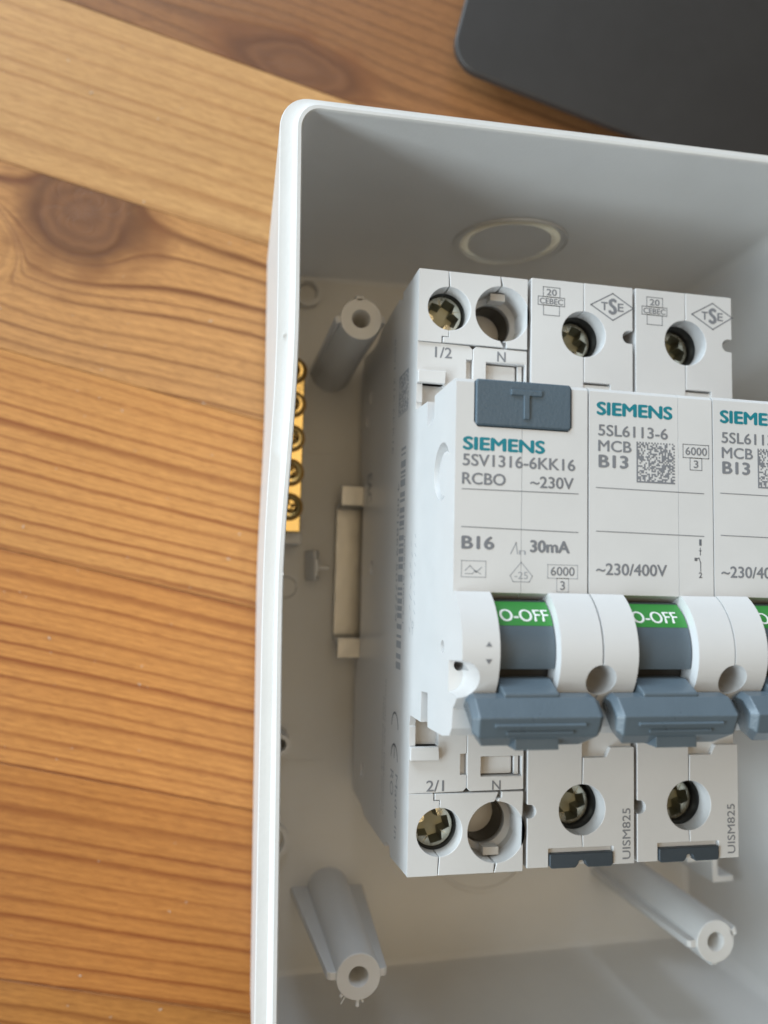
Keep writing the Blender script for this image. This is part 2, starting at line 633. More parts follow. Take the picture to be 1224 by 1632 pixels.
def interp(tab, t):
    if t <= tab[0][0]:
        return tab[0][1]
    for (a, va), (b, vb) in zip(tab, tab[1:]):
        if t <= b:
            k = (t - a) / (b - a)
            return va + (vb - va) * k
    return tab[-1][1]


WARP_IN = [(-60, 0.0), (-30, 0.05), (-5, 0.0), (3, 0.2), (17, 1.25), (30, 1.95), (60, 2.05)]
WARP_OUT = [(-60, 0.0), (-34, 0.1), (-5, 0.3), (2, 0.4), (12, 0.85), (19, 1.35), (30, 1.8), (62, 1.85)]


def loop(dl, dr, db, dt, rad, z, warp=0.0, tab=WARP_IN, nside=70):
    """one rounded rectangle round the box at height z; d* = how far each side lies outside the nominal inner rim"""
    x0, x1, y0, y1 = XL - dl, XR + dr, YB - db, YT + dt
    pts = []
    for k in range(nside):
        pts.append((x0 + rad + (x1 - x0 - 2 * rad) * k / nside, y0))
    pts += arc(x1 - rad, y0 + rad, rad, -90, 0, 8)
    for k in range(1, nside):
        pts.append((x1, y0 + rad + (y1 - y0 - 2 * rad) * k / nside))
    pts += arc(x1 - rad, y1 - rad, rad, 0, 90, 8)
    for k in range(1, nside):
        pts.append((x1 - rad - (x1 - x0 - 2 * rad) * k / nside, y1))
    pts += arc(x0 + rad, y1 - rad, rad, 90, 180, 8)
    for k in range(1, nside):
        pts.append((x0, y1 - rad - (y1 - y0 - 2 * rad) * k / nside))
    pts += arc(x0 + rad, y0 + rad, rad, 180, 270, 8)[:-1]
    out = []
    for x, y in pts:
        w = max(0.0, 1 - (x - x0) / 12.0)
        wv = sum(interp(tab, y + d) for d in (-7, -4.5, -2, 0, 2, 4.5, 7)) / 7
        out.append((x + warp * w * wv, y, z))
    return out


def skin(bm, loops, cap0=False, cap1=False):
    rings = [[bm.verts.new(p) for p in L] for L in loops]
    for A, B in zip(rings, rings[1:]):
        n = len(A)
        for i in range(n):
            bm.faces.new((A[i], A[(i + 1) % n], B[(i + 1) % n], B[i]))
    if cap0:
        bm.faces.new(rings[0][::-1])
    if cap1:
        bm.faces.new(rings[-1])


FZ = -9.0
# side walls (outer skin, then over the rim, then inner skin down to the floor)
bm = bmesh.new()
L = [
    loop(-3.0, -1.0, 0, 1.0, 5.5, TZ + 0.05, 0.3),
    loop(0.3, 1.0, 1.6, 2.0, 5.5, TZ + 1.2, 0.5),
    loop(1.2, 1.5, 1.9, 2.2, 5.2, 0, 0.6),
    loop(2.3, 2.0, 2.2, 2.4, 5.0, 36, 0.8, WARP_OUT),
    loop(2.95, 2.4, 2.4, 2.35, 4.8, 47.7, 1.0, WARP_OUT),
    loop(2.95, 2.4, 2.4, 2.5, 4.8, 48.2, 1.0, WARP_OUT),
    loop(2.80, 2.3, 2.3, 2.35, 4.7, 48.5, 1.0, WARP_OUT),     # flat band
    loop(1.35, 1.2, 1.2, 1.25, 4.0, 48.6, 1.0, WARP_OUT),
    loop(1.15, 1.0, 1.0, 1.05, 3.9, 48.8, 1.0),
    loop(0.85, 0.8, 0.8, 0.80, 3.7, 49.9, 1.0),               # bright step
    loop(0.68, 0.66, 0.66, 0.65, 3.6, 50.08, 1.0),
    loop(0.20, 0.2, 0.2, 0.20, 3.3, 50.08, 1.0),
    loop(0.05, 0.05, 0.05, 0.05, 3.1, 49.9, 1.0),
    loop(0, 0, 0, 0, 3.0, 49.5, 1.0),
    loop(-0.5, -0.3, -0.3, -0.7, 2.9, 20, 0.7),
    loop(-0.9, -0.6, -0.7, -1.7, 2.8, FZ + 2.0, 0.4),
    loop(-1.5, -1.2, -1.3, -2.2, 2.6, FZ + 0.5, 0.3),
    loop(-2.6, -2.2, -2.3, -3.2, 2.4, FZ, 0.2),
]
skin(bm, L + [L[0]])
bmesh.ops.remove_doubles(bm, verts=bm.verts, dist=0.0005)
wall_me = bm_mesh(bm)
RING_M = Matrix.Translation(Vector((27.1, YT - 1.0, 14.0)) * MM) @ Matrix.Rotation(R(90.0 + 1.6), 4, 'X')
bm = bmesh.new()
lathe(bm, (0, 0, 0), [(8.2, -6), (8.2, 6), (9.85, 6), (9.85, -6), (8.2, -6)], 64)
ring_cut = bm_mesh(bm)
for v in ring_cut.vertices:
    v.co = RING_M @ v.co
wall_me = boolean(wall_me, [ring_cut])
new_obj("side_walls", wall_me, BOXP, encl, 40)
# floor with knockout ring grooves
bm = bmesh.new()
box(bm, XL + 2.0, XR - 2.0, YB + 2.0, YT - 2.5, FZ - 2.6, FZ + 0.02)
add("back_panel", bm, BOXP, encl)


def ring_mesh(bm, c, r0, r1, h, n=64, seat=0.0):
    lathe(bm, c, [(r0, -0.4), (r0, h * 0.6), (r0 + 0.3, h), (r1 - 0.3, h), (r1, h * 0.6), (r1, -0.4), (r0, -0.4)], n)


def place(o, mat4):
    for v in o.data.vertices:
        v.co = mat4 @ v.co


# knockout ring on the inner top wall (a thinned circle that lets light through)
bm = bmesh.new()
lathe(bm, (0, 0, 0), [(8.21, -0.75), (8.21, -0.45), (8.6, -0.3), (9.4, -0.3), (9.84, -0.45), (9.84, -0.75), (8.21, -0.75)], 64)
o = add("knockout_ring", bm, BOXRING, encl)
place(o, RING_M)
bm = bmesh.new()
ring_mesh(bm, (0, 0, 0), 11.0, 11.35, 0.10)
o = add("knockout_ring", bm, BOXP, encl)
place(o, Matrix.Translation(Vector((27.1, YT - 1.03, 14.0)) * MM) @ Matrix.Rotation(R(90.0 + 1.6), 4, 'X'))
# floor rings
for (x, y, r0, r1, h) in ((28.0, -57.4, 11.0, 12.0, 0.5), (28.0, -57.4, 8.0, 8.4, 0.25)):
    bm = bmesh.new()
    ring_mesh(bm, (x, y, FZ), r0, r1, h)
    add("knockout_ring", bm, BOXP, encl)
# small hollow bosses standing on the floor by the left wall
for (x, y, r, h) in ((-10.6, 58.6, 3.2, 2.2), (-14.5, -4.5, 3.4, 0.5), (-16.9, -55.5, 3.6, 2.0)):
    bm = bmesh.new()
    lathe(bm, (x, y, FZ), [(r, -0.2), (r, h), (r - 1.0, h), (r - 1.4, 0.1), (0, 0.1)], 36)
    add("floor_boss", bm, BOXP, encl, 0)


def screw_post(x, y, ztop, tilt, fins, drips=()):
    """hollow tapered post with fins; x, y of its top in world mm"""
    bm = bmesh.new()
    h = ztop - FZ
    lathe(bm, (0, 0, 0), [(4.3, -0.2), (3.62, h - 0.15), (3.5, h), (1.65, h), (1.5, h - 0.3), (1.4, h - 14), (0, h - 14)], 48)
    o = add("screw_post", bm, BOXP, encl)
    o.location = Vector((x, y, FZ)) * MM
    for a, r0, r1, top in fins:
        bm = bmesh.new()
        ca, sa = math.cos(R(a)), math.sin(R(a))
        prof = [(3.1, 0), (r0, 0), (r1, top - 0.5), (r1 - 0.5, top), (3.1, top)]
        t = 0.62
        vs = []
        for s in (-t, t):
            vs.append([bm.verts.new((ca * p - sa * s, sa * p + ca * s, q)) for p, q in prof])
        bm.faces.new(vs[0])
        bm.faces.new(vs[1][::-1])
        for i in range(len(prof)):
            j = (i + 1) % len(prof)
            bm.faces.new((vs[0][i], vs[0][j], vs[1][j], vs[1][i]))
        add("post_fin", bm, BOXP, o, 0.15)
    if drips:
        bm = bmesh.new()
        for a, ln, w in drips:
            d = Vector((math.cos(R(a)), math.sin(R(a)), 0))
            p = d * 3.2 + Vector((0, 0, h - 0.5))
            q = d * (3.5 + ln) + Vector((0, 0, h - 0.35))
            cyl(bm, p, q, w, w * 0.55, 10)
            bmesh.ops.create_icosphere(bm, subdivisions=2, radius=w * 0.8, matrix=Matrix.Translation(q))
        add("moulding_flash", bm, BOXP, o, 0)
    return o


ca, sa = math.cos(BR), math.sin(BR)
tolocal = lambda x, y: (x * ca + y * sa, -x * sa + y * ca)
H = 28.0
screw_post(*tolocal(-6.15, 41.5), H, 0, [(93, 4.6, 4.35, H - FZ), (183, 4.6, 4.4, H - FZ - 0.3), (3, 4.6, 4.3, H - FZ - 0.3)])
screw_post(*tolocal(-3.7, -66.2), H, 0, [(178, 7.6, 5.0, H - FZ - 0.6), (-2, 7.2, 4.9, H - FZ - 1.0)],
           drips=((-125, 1.3, 0.16), (-92, 0.9, 0.45), (-80, 0.5, 0.3), (-135, 0.4, 0.4)))
screw_post(*tolocal(60.1, -64.9), H, 0, [(20, 4.9, 4.7, H - FZ), (184, 5.6, 5.0, H - FZ - 0.5), (268, 4.6, 4.3, H - FZ - 0.3)])

# small T headed guide on the floor and its web
bm = bmesh.new()
prism(bm, [(-10.6, FZ), (-8.3, FZ), (-8.6, -1.0), (-9.2, 0.0), (-9.8, -0.6)], -3.0, 3.0, 'y')
o = add("guide_web", bm, BOXP, encl, 0.2)
bm = bmesh.new()
box(bm, -9.6, -8.8, -2.2, 1.2, -1.5, 0.6)
box(bm, -8.9, -6.6, -0.9, -0.15, -1.5, 0.6)
add("guide_head", bm, BOXP, encl, 0.15)
bm = bmesh.new()
lathe(bm, (-15.9, -35.0, 0), [(2.0, -9), (2.0, 0), (1.2, 0), (1.1, -9)], 24)
add("wall_hook", bm, BOXP, encl, 0)
# S shaped clip bracket at the right
bm = bmesh.new()
prism(bm, [(63.5, -57.3), (70.2, -57.3), (70.2, -61.6), (73.6, -61.6), (73.6, -62.8), (69.0, -62.8), (69.0, -58.5), (63.5, -58.5)], FZ, 12.0, 'z')
add("clip_bracket", bm, BOXP, encl, 0.2)
# faint moulded lines across the floor
for (x0, x1, y) in ((-16, 6, 23.9), (-16, 5, 12.8), (-17, -6.5, -40.5)):
    bm = bmesh.new()
    box(bm, x0, x1, y, y + 0.5, FZ - 0.1, FZ + 0.22)
    add("floor_rib", bm, BOXP, encl, 0)

# ------------------------------------------------------------------ brass terminal bar and DIN rail
term = empty("terminal_bar", (-13.0, 6.0, -2), "brass earth terminal bar with screws, half hidden behind the left wall of the box", "terminal bar")
bm = bmesh.new()
box(bm, -5.2, 0, 0, 33.6, 0, 6.0)
add("brass_bar", bm, BRASS, term, 0.25)
bm = bmesh.new()
box(bm, -4.8, 0.7, -2.2, 0.4, -7.0, 2.0)
add("bar_holder", bm, BOXP, term, 0.3)
bm = bmesh.new()
box(bm, -4.8, 0.9, 30.2, 35.0, -7.0, 1.6)
add("bar_holder", bm, BOXP, term, 0.3)
for k in range(5):
    y = 4.9 + 6.75 * k
    bm = bmesh.new()
    pc = (-2.35, y, 6.0)
    lathe(bm, pc, [(2.25, -0.5), (2.25, 0.55), (2.0, 0.85), (1.5, 0.95), (1.35, 0.2), (0, -0.3)], 28)
    bmesh.ops.rotate(bm, verts=bm.verts, cent=pc, matrix=Matrix.Rotation(R(7 - 5 * k), 3, 'Y') @ Matrix.Rotation(R(4 * k - 9), 3, 'X'))
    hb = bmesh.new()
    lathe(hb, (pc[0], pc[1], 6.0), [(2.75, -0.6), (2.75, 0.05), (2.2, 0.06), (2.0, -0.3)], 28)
    add("screw_hole_shade", hb, BRASSDARK, term, 0)  # dark ring painted as the shaded clearance round the head
    s = add("screw_head", bm, BRASS, term, 0)
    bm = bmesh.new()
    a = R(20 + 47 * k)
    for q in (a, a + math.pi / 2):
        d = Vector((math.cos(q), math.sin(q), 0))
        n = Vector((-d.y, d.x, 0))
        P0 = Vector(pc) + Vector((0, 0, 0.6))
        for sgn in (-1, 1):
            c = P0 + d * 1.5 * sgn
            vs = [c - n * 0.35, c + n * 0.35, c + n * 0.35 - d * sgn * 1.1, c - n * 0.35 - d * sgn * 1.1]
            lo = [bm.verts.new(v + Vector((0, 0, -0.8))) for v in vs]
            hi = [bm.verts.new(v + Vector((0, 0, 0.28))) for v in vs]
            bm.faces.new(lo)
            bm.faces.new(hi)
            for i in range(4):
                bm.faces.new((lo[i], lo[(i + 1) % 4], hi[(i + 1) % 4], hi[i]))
    add("screw_recess_shade", bm, BRASSDARK, s, 0.08)  # dark bars painted as the shade in the cross

rail = empty("din_rail", (-4.5, -1.25, 0), "dull steel mounting rail running behind the breakers across the box", "mounting rail")
bm = bmesh.new()
t = 1.0
prof = [(17.4, 0), (12.8, 0), (12.8, -6.5), (-12.8, -6.5), (-12.8, 0), (-17.4, 0), (-17.4, -t), (-13.8, -t), (-13.8, -7.5), (13.8, -7.5), (13.8, -t), (17.4, -t)]
prof = [(17.4, 0), (13.2, 0), (13.2, -6.3), (-13.2, -6.3), (-13.2, 0), (-17.4, 0), (-17.4, -t), (-14.2, -t), (-14.2, -7.3), (14.2, -7.3), (14.2, -t), (17.4, -t)]
prism(bm, prof, 0, 74, 'x')
add("rail_profile", bm, STEEL, rail, 0.25)

# ------------------------------------------------------------------ breakers


def screw_in_well(parent, x, y, z, r, rot, slot=True):
    """combination-head terminal screw seen down its well"""
    bm = bmesh.new()
    aw, al = 0.27 * r, 0.78 * r
    # cross outline
    cross = []
    for k in range(4):
        a = R(rot + 90 * k)
        d = Vector((math.cos(a), math.sin(a)))
        n = Vector((-d.y, d.x))
        cross += [d * (aw * 1.25) - n * aw * 1.25, d * al - n * aw * (1.05), d * al + n * aw * 1.05]
    # head disc with cross shaped recess through boolean
    lathe(bm, (x, y, z), [(0, -3.0), (r, -3.0), (r, -0.25), (r * 0.93, -0.05), (r * 0.6, 0.12), (0, 0.18)], 40)
    head = bm_mesh(bm)
    cb = bmesh.new()
    n = len(cross)
    top = [cb.verts.new((x + p.x * 1.05, y + p.y * 1.05, z + 0.6)) for p in cross]
    bot = [cb.verts.new((x + p.x * 0.8, y + p.y * 0.8, z - 2.2)) for p in cross]
    cb.faces.new(top)
    cb.faces.new(bot[::-1])
    for i in range(n):
        cb.faces.new((top[i], top[(i + 1) % n], bot[(i + 1) % n], bot[i]))
    cuts = [bm_mesh(cb)]
    tb = bmesh.new()
    for k in range(4):
        a = R(rot + 45 + 90 * k)
        for da in (-0.0,):
            d = Vector((math.cos(a + da), math.sin(a + da), 0))
            nn = Vector((-d.y, d.x, 0)) * 0.05
            c0 = Vector((x, y, z)) + d * r * 0.35
            c1 = Vector((x, y, z)) + d * r * 0.85
            vs = [c0 - nn, c1 - nn, c1 + nn, c0 + nn]
            lo = [tb.verts.new(v + Vector((0, 0, -0.1))) for v in vs]
            hi = [tb.verts.new(v + Vector((0, 0, 0.5))) for v in vs]
            tb.faces.new(lo)
            tb.faces.new(hi[::-1])
            for i in range(4):
                tb.faces.new((lo[i], lo[(i + 1) % 4], hi[(i + 1) % 4], hi[i]))
    cuts.append(bm_mesh(tb))
    me = boolean(head, cuts)
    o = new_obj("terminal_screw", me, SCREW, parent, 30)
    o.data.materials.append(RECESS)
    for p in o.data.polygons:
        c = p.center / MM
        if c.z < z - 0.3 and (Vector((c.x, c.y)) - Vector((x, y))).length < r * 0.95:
            p.material_index = 1  # recess faces take the painted shade colour
    return o


def well(parent, name, x, y, ztop, r, depth, mt, inner=None, bottom=True):
    bm = bmesh.new()
    pr = [(r, 0), (r, -depth)]
    if bottom:
        pr.append((0, -depth))
    lathe(bm, (x, y, ztop), pr, 48)
    # flip so the inside shows (two sided anyway)
    return add(name, bm, mt, parent)


def mirror(poly, s):
    return [(x, s * y) for x, y in poly]


def cyl_point(x, ang, r, cy=-11.2, cz=60.5):
    return (x, cy + r * math.sin(R(ang)), cz + r * math.cos(R(ang)))


ARC_C = (-11.2, 60.5)


def cheek_arc():
    # cheek bulge from the face (top) round to the underside, as (y, z)
    pts = []
    for a in range(58, -58, -6):
        pts.append((ARC_C[0] + 8.4 * math.sin(R(a)), ARC_C[1] + 8.4 * math.cos(R(a))))
    return pts


FRONT_Z = 64.64
BACK_TOP = [(22.7, 64.1), (22.75, 61.0), (22.62, 54.3), (19.4, 54.3), (19.0, 50.6), (22.65, 50.4), (22.9, 43.0)]
CHEEK = [(22.2, FRONT_Z)] + [(-4.55, FRONT_Z)] + cheek_arc() + [(-18.3, 65.3), (-20.6, 64.9), (-21.6, 64.0), (-22.2, 60.9), (-22.45, 53.7), (-17.95, 53.4), (-18.2, 50.1), (-22.4, 50.0), (-22.5, 43.0)]
CHEEK = BACK_TOP[::-1] + CHEEK
MID = BACK_TOP[::-1] + [(22.2, FRONT_Z), (-4.15, FRONT_Z), (-5.6, 61.4), (-5.6, 55.0), (-17.4, 50.5), (-17.9, 50.1), (-22.4, 50.0), (-22.5, 43.0)]


def front_half(x0, x1, ranges, cut):
    """front housing: prisms of cheek / middle profile joined side by side"""
    mes = []
    for a, b, kind in ranges:
        bm = bmesh.new()
        prism(bm, CHEEK if kind == 'c' else MID, a, b, 'x')
        mes.append(bm_mesh(bm))
    me = mes[0]
    if len(mes) > 1:
        me = boolean(me, mes[1:], 'UNION')
    return boolean(me, cut) if cut else me


def cutters_front(w, first=False):
    c = []
    for x in (0.0, w):
        bm = bmesh.new()
        first0 = first and x == 0.0
        cyl(bm, (x, -14.5, 63.2 if first0 else 61.5), (x, -14.5, 75), 1.9 if first0 else 1.5, 2.9 if first0 else 2.25, 28)
        c.append(bm_mesh(bm))
        bm = bmesh.new()
        xh = x + 1.25 if (first and x == 0.0) else x + 0.55
        cyl(bm, (xh, -13.3, 56.0), (xh + 0.15, -13.2, 65.5), 0.7, 0.7, 16)
        c.append(bm_mesh(bm))
    return c


def toggle(parent, xs0, xs1, w, ink):
    """drum with green label, neck and finger bar in the down position"""
    bm = bmesh.new()
    n = 30
    pts = []
    for i in range(n + 1):
        a = 62 - i * (62 + 17) / n
        pts.append((ARC_C[0] + 7.0 * math.sin(R(a)), ARC_C[1] + 7.0 * math.cos(R(a))))
    pts += [(-12.9, 64.0), (-16.5, 62.0), (-15.5, 56), (-7, 56)]
    prism(bm, pts, xs0 + 0.12, xs1 - 0.12, 'x')
    drum = add("toggle_drum", bm, DRUM, parent, 0.0, 30)
    # green label: thin curved skin
    bm = bmesh.new()
    rr = 7.03
    rows = []
    for i in range(9):
        a = 58 - i * (58 - 26.5) / 8
        rows.append([bm.verts.new(cyl_point(x, a, rr)) for x in (xs0 + 0.16, xs1 - 0.16)])
    for A, B in zip(rows, rows[1:]):
        bm.faces.new((A[0], A[1], B[1], B[0]))
    add("green_label", bm, GREEN, drum, 0)
    P = Print((0, 0, 0), (1, 0, 0), (0, 1, 0))
    P.fn = lambda u, v: cyl_point(u, v, 7.06)
    cx = (xs0 + xs1) / 2
    P.text("O-OFF", cx - 3.1 + ink, cx + 3.25 + ink, 31.0, 45.5, 0.003)
    P.done("label_lettering", WPRINT, drum)
    # dark block standing in for the shade in the gap under the drum
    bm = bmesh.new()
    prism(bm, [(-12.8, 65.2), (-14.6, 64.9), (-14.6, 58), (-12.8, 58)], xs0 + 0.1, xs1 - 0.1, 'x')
    add("toggle_gap_shade", bm, DARK, drum, 0)
    # neck and bar
    bm = bmesh.new()
    prism(bm, [(-14.35, 66.6), (-15.9, 69.4), (-20.0, 68.8), (-18.5, 58.0), (-14.4, 60.0)], xs0 + 0.35, xs1 - 0.35, 'x')
    neck = add("toggle_neck", bm, TOGGLE, parent, 0.25)
    bm = bmesh.new()
    bar = [(-16.0, 67.6), (-16.35, 69.4), (-18.35, 71.3), (-20.7, 70.5), (-22.15, 67.9), (-21.4, 65.4), (-17.4, 65.2)]
    b0, b1 = 0.7, w - 0.6
    cyv, czv = -18.6, 68.2
    low = [0, 0, 0, 0.15, 1.3, 1.5, 0.4]
    tiers = [(b0, 0.74, 1), (b0 + 0.75, 1.0, 1), (b1 - 0.75, 1.0, -1), (b1, 0.74, -1)]
    rings = []
    for x, k, sg in tiers:
        rings.append([bm.verts.new((x + sg * low[i], cyv + (p[0] - cyv) * k, czv + (p[1] - czv) * k)) for i, p in enumerate(bar)])
    for A, B in zip(rings, rings[1:]):
        for i in range(len(bar)):
            j = (i + 1) % len(bar)
            bm.faces.new((A[i], A[j], B[j], B[i]))
    bm.faces.new(rings[0][::-1])
    bm.faces.new(rings[-1])
    tb = add("toggle_bar", bm, TOGGLE, parent, 0.14, 25)
    # grip ridges on the front slope
    bm = bmesh.new()
    cxm = (b0 + b1) / 2
    d = Vector((0, -2.35, -0.8)).normalized()
    nrm = Vector((0, -d.z, d.y))
    if nrm.z < 0:
        nrm = -nrm
    for k, (hw, off) in enumerate(((5.6, 0.95), (4.1, 1.85))):
        c = Vector((cxm, -18.35, 71.3)) + d * off
        vs = []
        for sx in (-1, 1):
            for q in ((-0.24, -0.1), (-0.14, 0.30), (0.14, 0.30), (0.24, -0.1)):
                vs.append(bm.verts.new(c + Vector((sx * hw, 0, 0)) + d * q[0] + nrm * q[1]))
        for i in range(4):
            bm.faces.new((vs[i], vs[(i + 1) % 4], vs[4 + (i + 1) % 4], vs[4 + i]))
        bm.faces.new(vs[:4][::-1])
        bm.faces.new(vs[4:])
    c = Vector((cxm, -21.4, 69.1))
    box(bm, c.x - 2.7, c.x + 2.7, -22.3, -20.9, 66.9, 69.9)
    add("grip_ridges", bm, TOGGLE, tb, 0.06)


def shell_body(parent, w, h_top, h_bot):
    """lower body: side profile extruded; open under the shoulder plates"""
    prof = [(h_top, 33.5), (h_top, 44.0 - 1.6), (h_top, 42.3)]
    side = [(h_top, 43.9), (h_top - 0.1, 36.0), (h_top - 0.8, 33.6), (h_top - 0.9, 31.3), (h_top - 0.3, 30.6), (h_top - 0.7, 16.2), (h_top - 2.5, 10), (h_top - 1.0, -3.8),
            (16.5, -3.8), (16.5, 0.2), (-17.5, 0.2), (-17.5, -3.8), (-45.0, -3.8), (-h_bot + 0.0, 6.5), (-h_bot - 1.2, 9.8), (-h_bot - 0.7, 28.2), (-h_bot + 0.4, 29.2), (-h_bot + 0.4, 31.7),
            (-h_bot - 1.0, 32.4), (-h_bot, 43.9)]
    return side


def build_rcbo():
    W = 17.7
    dev = empty("residual_current_breaker", (0, 0, 0), "leftmost breaker, with rectangular grey test button marked T and RCBO printed on its face", "circuit breaker")
    side = shell_body(dev, W, 44.85, 45.3)
    # left side plate: whole flank as one moulded sheet, with holes
    bm = bmesh.new()
    lower = [p for p in side]
    flank = lower + [(-33.78, 43.9), (-33.78, 43.62), (-24.2, 43.62), (-24.0, 43.4), (-22.45, 44.0), (22.8, 43.5), (24.1, 43.4), (24.1, 43.62), (33.55, 43.62), (33.55, 43.9)]
    prism(bm, flank, 0, 0.9, 'x')
    body = bm_mesh(bm)
    cuts = []
    for (y, z, r, dp) in ((18.9, 46.2, 0.9, 0.5), (29.2, 2.8, 1.6, 0.4), (-0.6, 10.8, 1.5, 0.4), (-39.0, 6.0, 1.5, 0.4), (33, 6, 1.4, 0.4)):
        bm = bmesh.new()
        cyl(bm, (-1, y, z), (dp, y, z), r * 1.05, r * 0.9, 24)
        cuts.append(bm_mesh(bm))
    flank_me = boolean(body, cuts)
    joined = []
    # core block below the plates
    bm = bmesh.new()
    core = [(44.5, 33.0), (44.0, -3.7), (16.5, -3.7), (16.5, 0.3), (-17.5, 0.3), (-17.5, -3.7), (-44.8, -3.7), (-45.0, 33.0)]
    prism(bm, core, 0.85, W, 'x')
    add("body_core", bm, WHITE, dev, 0.1)
    for s in (1, -1):
        hT = 44.85 if s > 0 else 45.35
        h1 = (4.84, 38.95, 3.43) if s > 0 else (4.66, 39.25, 3.45)
        h2 = (13.45, 38.9, 4.38) if s > 0 else (13.38, 39.55, 4.4)
        jy = 33.5 if s > 0 else 33.75
        G = 0.06
        x1, y1, r1 = h1
        x2, y2, r2 = h2
        a1 = math.degrees(math.asin(0.12 / r1)) + 1
        # left piece: outer half of first hole
        A = [(0, hT), (x1 - 0.15 - G, hT)] + arc(x1, y1, r1, 92, 268, 24) + \
            [(x1 - G, jy + 1.05), (3.75 - G, jy + 1.05), (3.75 - G, jy + 0.03), (0, jy + 0.03)]
        B = [(x1 - 0.15 + G, hT), (x2 - 0.3 - G, hT)] + arc(x2, y2, r2, 93, 266, 24) + \
            [(13.75 - G, jy + 0.06), (3.85 + G, jy + 0.06), (3.85 + G, jy + 0.95), (x1 + G, jy + 0.95)] + arc(x1, y1, r1, 270, 450 - 2, 24)
        C = [(x2 - 0.3 + G, hT), (W - 0.1, hT), (W - 0.1, jy + 0.03), (14.2, jy + 0.03), (14.15, jy + 0.9), (x2 + 0.35, jy + 0.95)] + arc(x2, y2, r2, 272, 448, 24)
        for k, (poly, dz) in enumerate(((A, 0.0), (B, 0.04), (C, 0.02))):
            bm = bmesh.new()
            prism(bm, mirror(poly, s), 33.0, 44.0 + dz, 'z')
            if k == 0:
                joined.append(bm_mesh(bm))
                continue
            me = bevelled(bm_mesh(bm), 0.1)
            new_obj("terminal_cover", me, WHITE, dev)
        # first well: screw; second: open conductor funnel
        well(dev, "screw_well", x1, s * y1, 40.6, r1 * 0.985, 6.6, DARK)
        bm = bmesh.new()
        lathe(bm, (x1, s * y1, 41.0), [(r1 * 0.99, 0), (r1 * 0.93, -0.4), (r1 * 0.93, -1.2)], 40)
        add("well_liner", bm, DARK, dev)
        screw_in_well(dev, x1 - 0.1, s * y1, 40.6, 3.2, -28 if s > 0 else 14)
        bm = bmesh.new()
        lathe(bm, (x2, s * y2, 44), [(r2, -4.2), (r2 * 0.985, -5.6), (r2 * 0.80, -6.2), (r2 * 0.78, -13), (r2 * 0.5, -15), (0, -15)], 48)
        add("conductor_funnel", bm, INNER, dev)
        # funnel ledges and the dark clamp deep inside
        bm = bmesh.new()
        box(bm, x2 - 1.2, x2 + 1.3, s * y2 + (2.9 if s > 0 else -4.1), s * y2 + (4.1 if s > 0 else -2.9), 39.6, 41.6)
        add("funnel_step", bm, INNER, dev, 0.1)
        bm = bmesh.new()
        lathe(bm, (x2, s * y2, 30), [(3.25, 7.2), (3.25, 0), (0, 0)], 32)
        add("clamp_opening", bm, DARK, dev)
        # lower shoulder: two plates
        D = [(0, jy - 0.05), (3.7, jy - 0.05), (8.2, jy - 0.12), (8.72, jy - 0.6), (8.72, 31.3), (7.75, 31.25), (7.75, 28.2), (8.72, 28.2), (8.72, 22.8), (4.4, 22.8), (4.4, 27.0), (0, 27.0)]
        bm = bmesh.new()
        prism(bm, mirror(D, s), 39.0, 43.72, 'z')
        joined.append(bm_mesh(bm))
        bm = bmesh.new()
        prism(bm, mirror([(8.82, jy - 0.6), (9.3, jy - 0.12), (W - 0.1, jy - 0.2), (W - 0.1, 22.8), (8.82, 22.8)], s), 39.0, 43.86, 'z')
        base = bm_mesh(bm)
        cb = bmesh.new()
        w0, w1 = (28.0, 31.05) if s > 0 else (28.65, 31.55)
        prism(cb, mirror([(10.95, w0), (17.35, w0), (17.35, w1), (10.95, w1)], s), 40.5, 50, 'z')
        new_obj("shoulder_plate", bevelled(boolean(base, [bm_mesh(cb)]), 0.1), WHITE, dev)
        bm = bmesh.new()
        prism(bm, mirror(rrect(11.1, 16.0, w0 + 0.15, w1 - 0.2, 0.25, 3), s), 40.0, 43.0, 'z')
        add("release_tab", bm, WHITE, dev, 0.15)
        bm = bmesh.new()
        prism(bm, mirror([(16.3, w0 + 0.1), (17.0, w0 + 0.1), (17.0, w1 - 0.1), (16.3, w1 - 0.1)], s), 40.0, 43.3, 'z')
        add("release_tab", bm, WHITE, dev, 0.08)
        # raised tab at the left edge, recess with inner button
        bm = bmesh.new()
        prism(bm, mirror([(0.02, 27.0), (4.3, 27.0), (4.4, 28.95), (0.02, 28.95)], s), 41.0, 44.5, 'z')
        add("edge_tab", bm, WHITE, dev, 0.12)
        bm = bmesh.new()
        prism(bm, mirror([(0.75, 22.9), (6.0, 22.9), (6.0, 27.2), (0.75, 27.2)], s), 38.0, 42.3, 'z')
        add("edge_button", bm, WHITE, dev, 0.12)
        bm = bmesh.new()
        prism(bm, mirror([(7.6, 28.0), (8.8, 28.0), (8.8, 31.4), (7.6, 31.4)], s), 38.5, 42.7, 'z')
        add("slot_floor", bm, WHITE, dev, 0)
        P = Print((0, 0, 43.72), (1, 0, 0), (0, 1, 0))
        if s > 0:
            P.text("1/2", 2.75, 5.45, 31.2, 32.85, 0.02)
        else:
            P.text("2/1", 2.65, 5.35, -33.5, -31.95, 0.02)
        P.done("terminal_number", GREY, dev)
        P = Print((0, 0, 43.86), (1, 0, 0), (0, 1, 0))
        if s > 0:
            P.text("N", 12.72, 14.1, 31.3, 32.85, 0.02)
        else:
            P.text("N", 12.7, 14.05, -33.5, -32.15, 0.02)
        P.done("terminal_number", GREY, dev)
    # front housing
    W2 = 17.74
    cuts = cutters_front(W2, True)
    # test button window
    bm = bmesh.new()
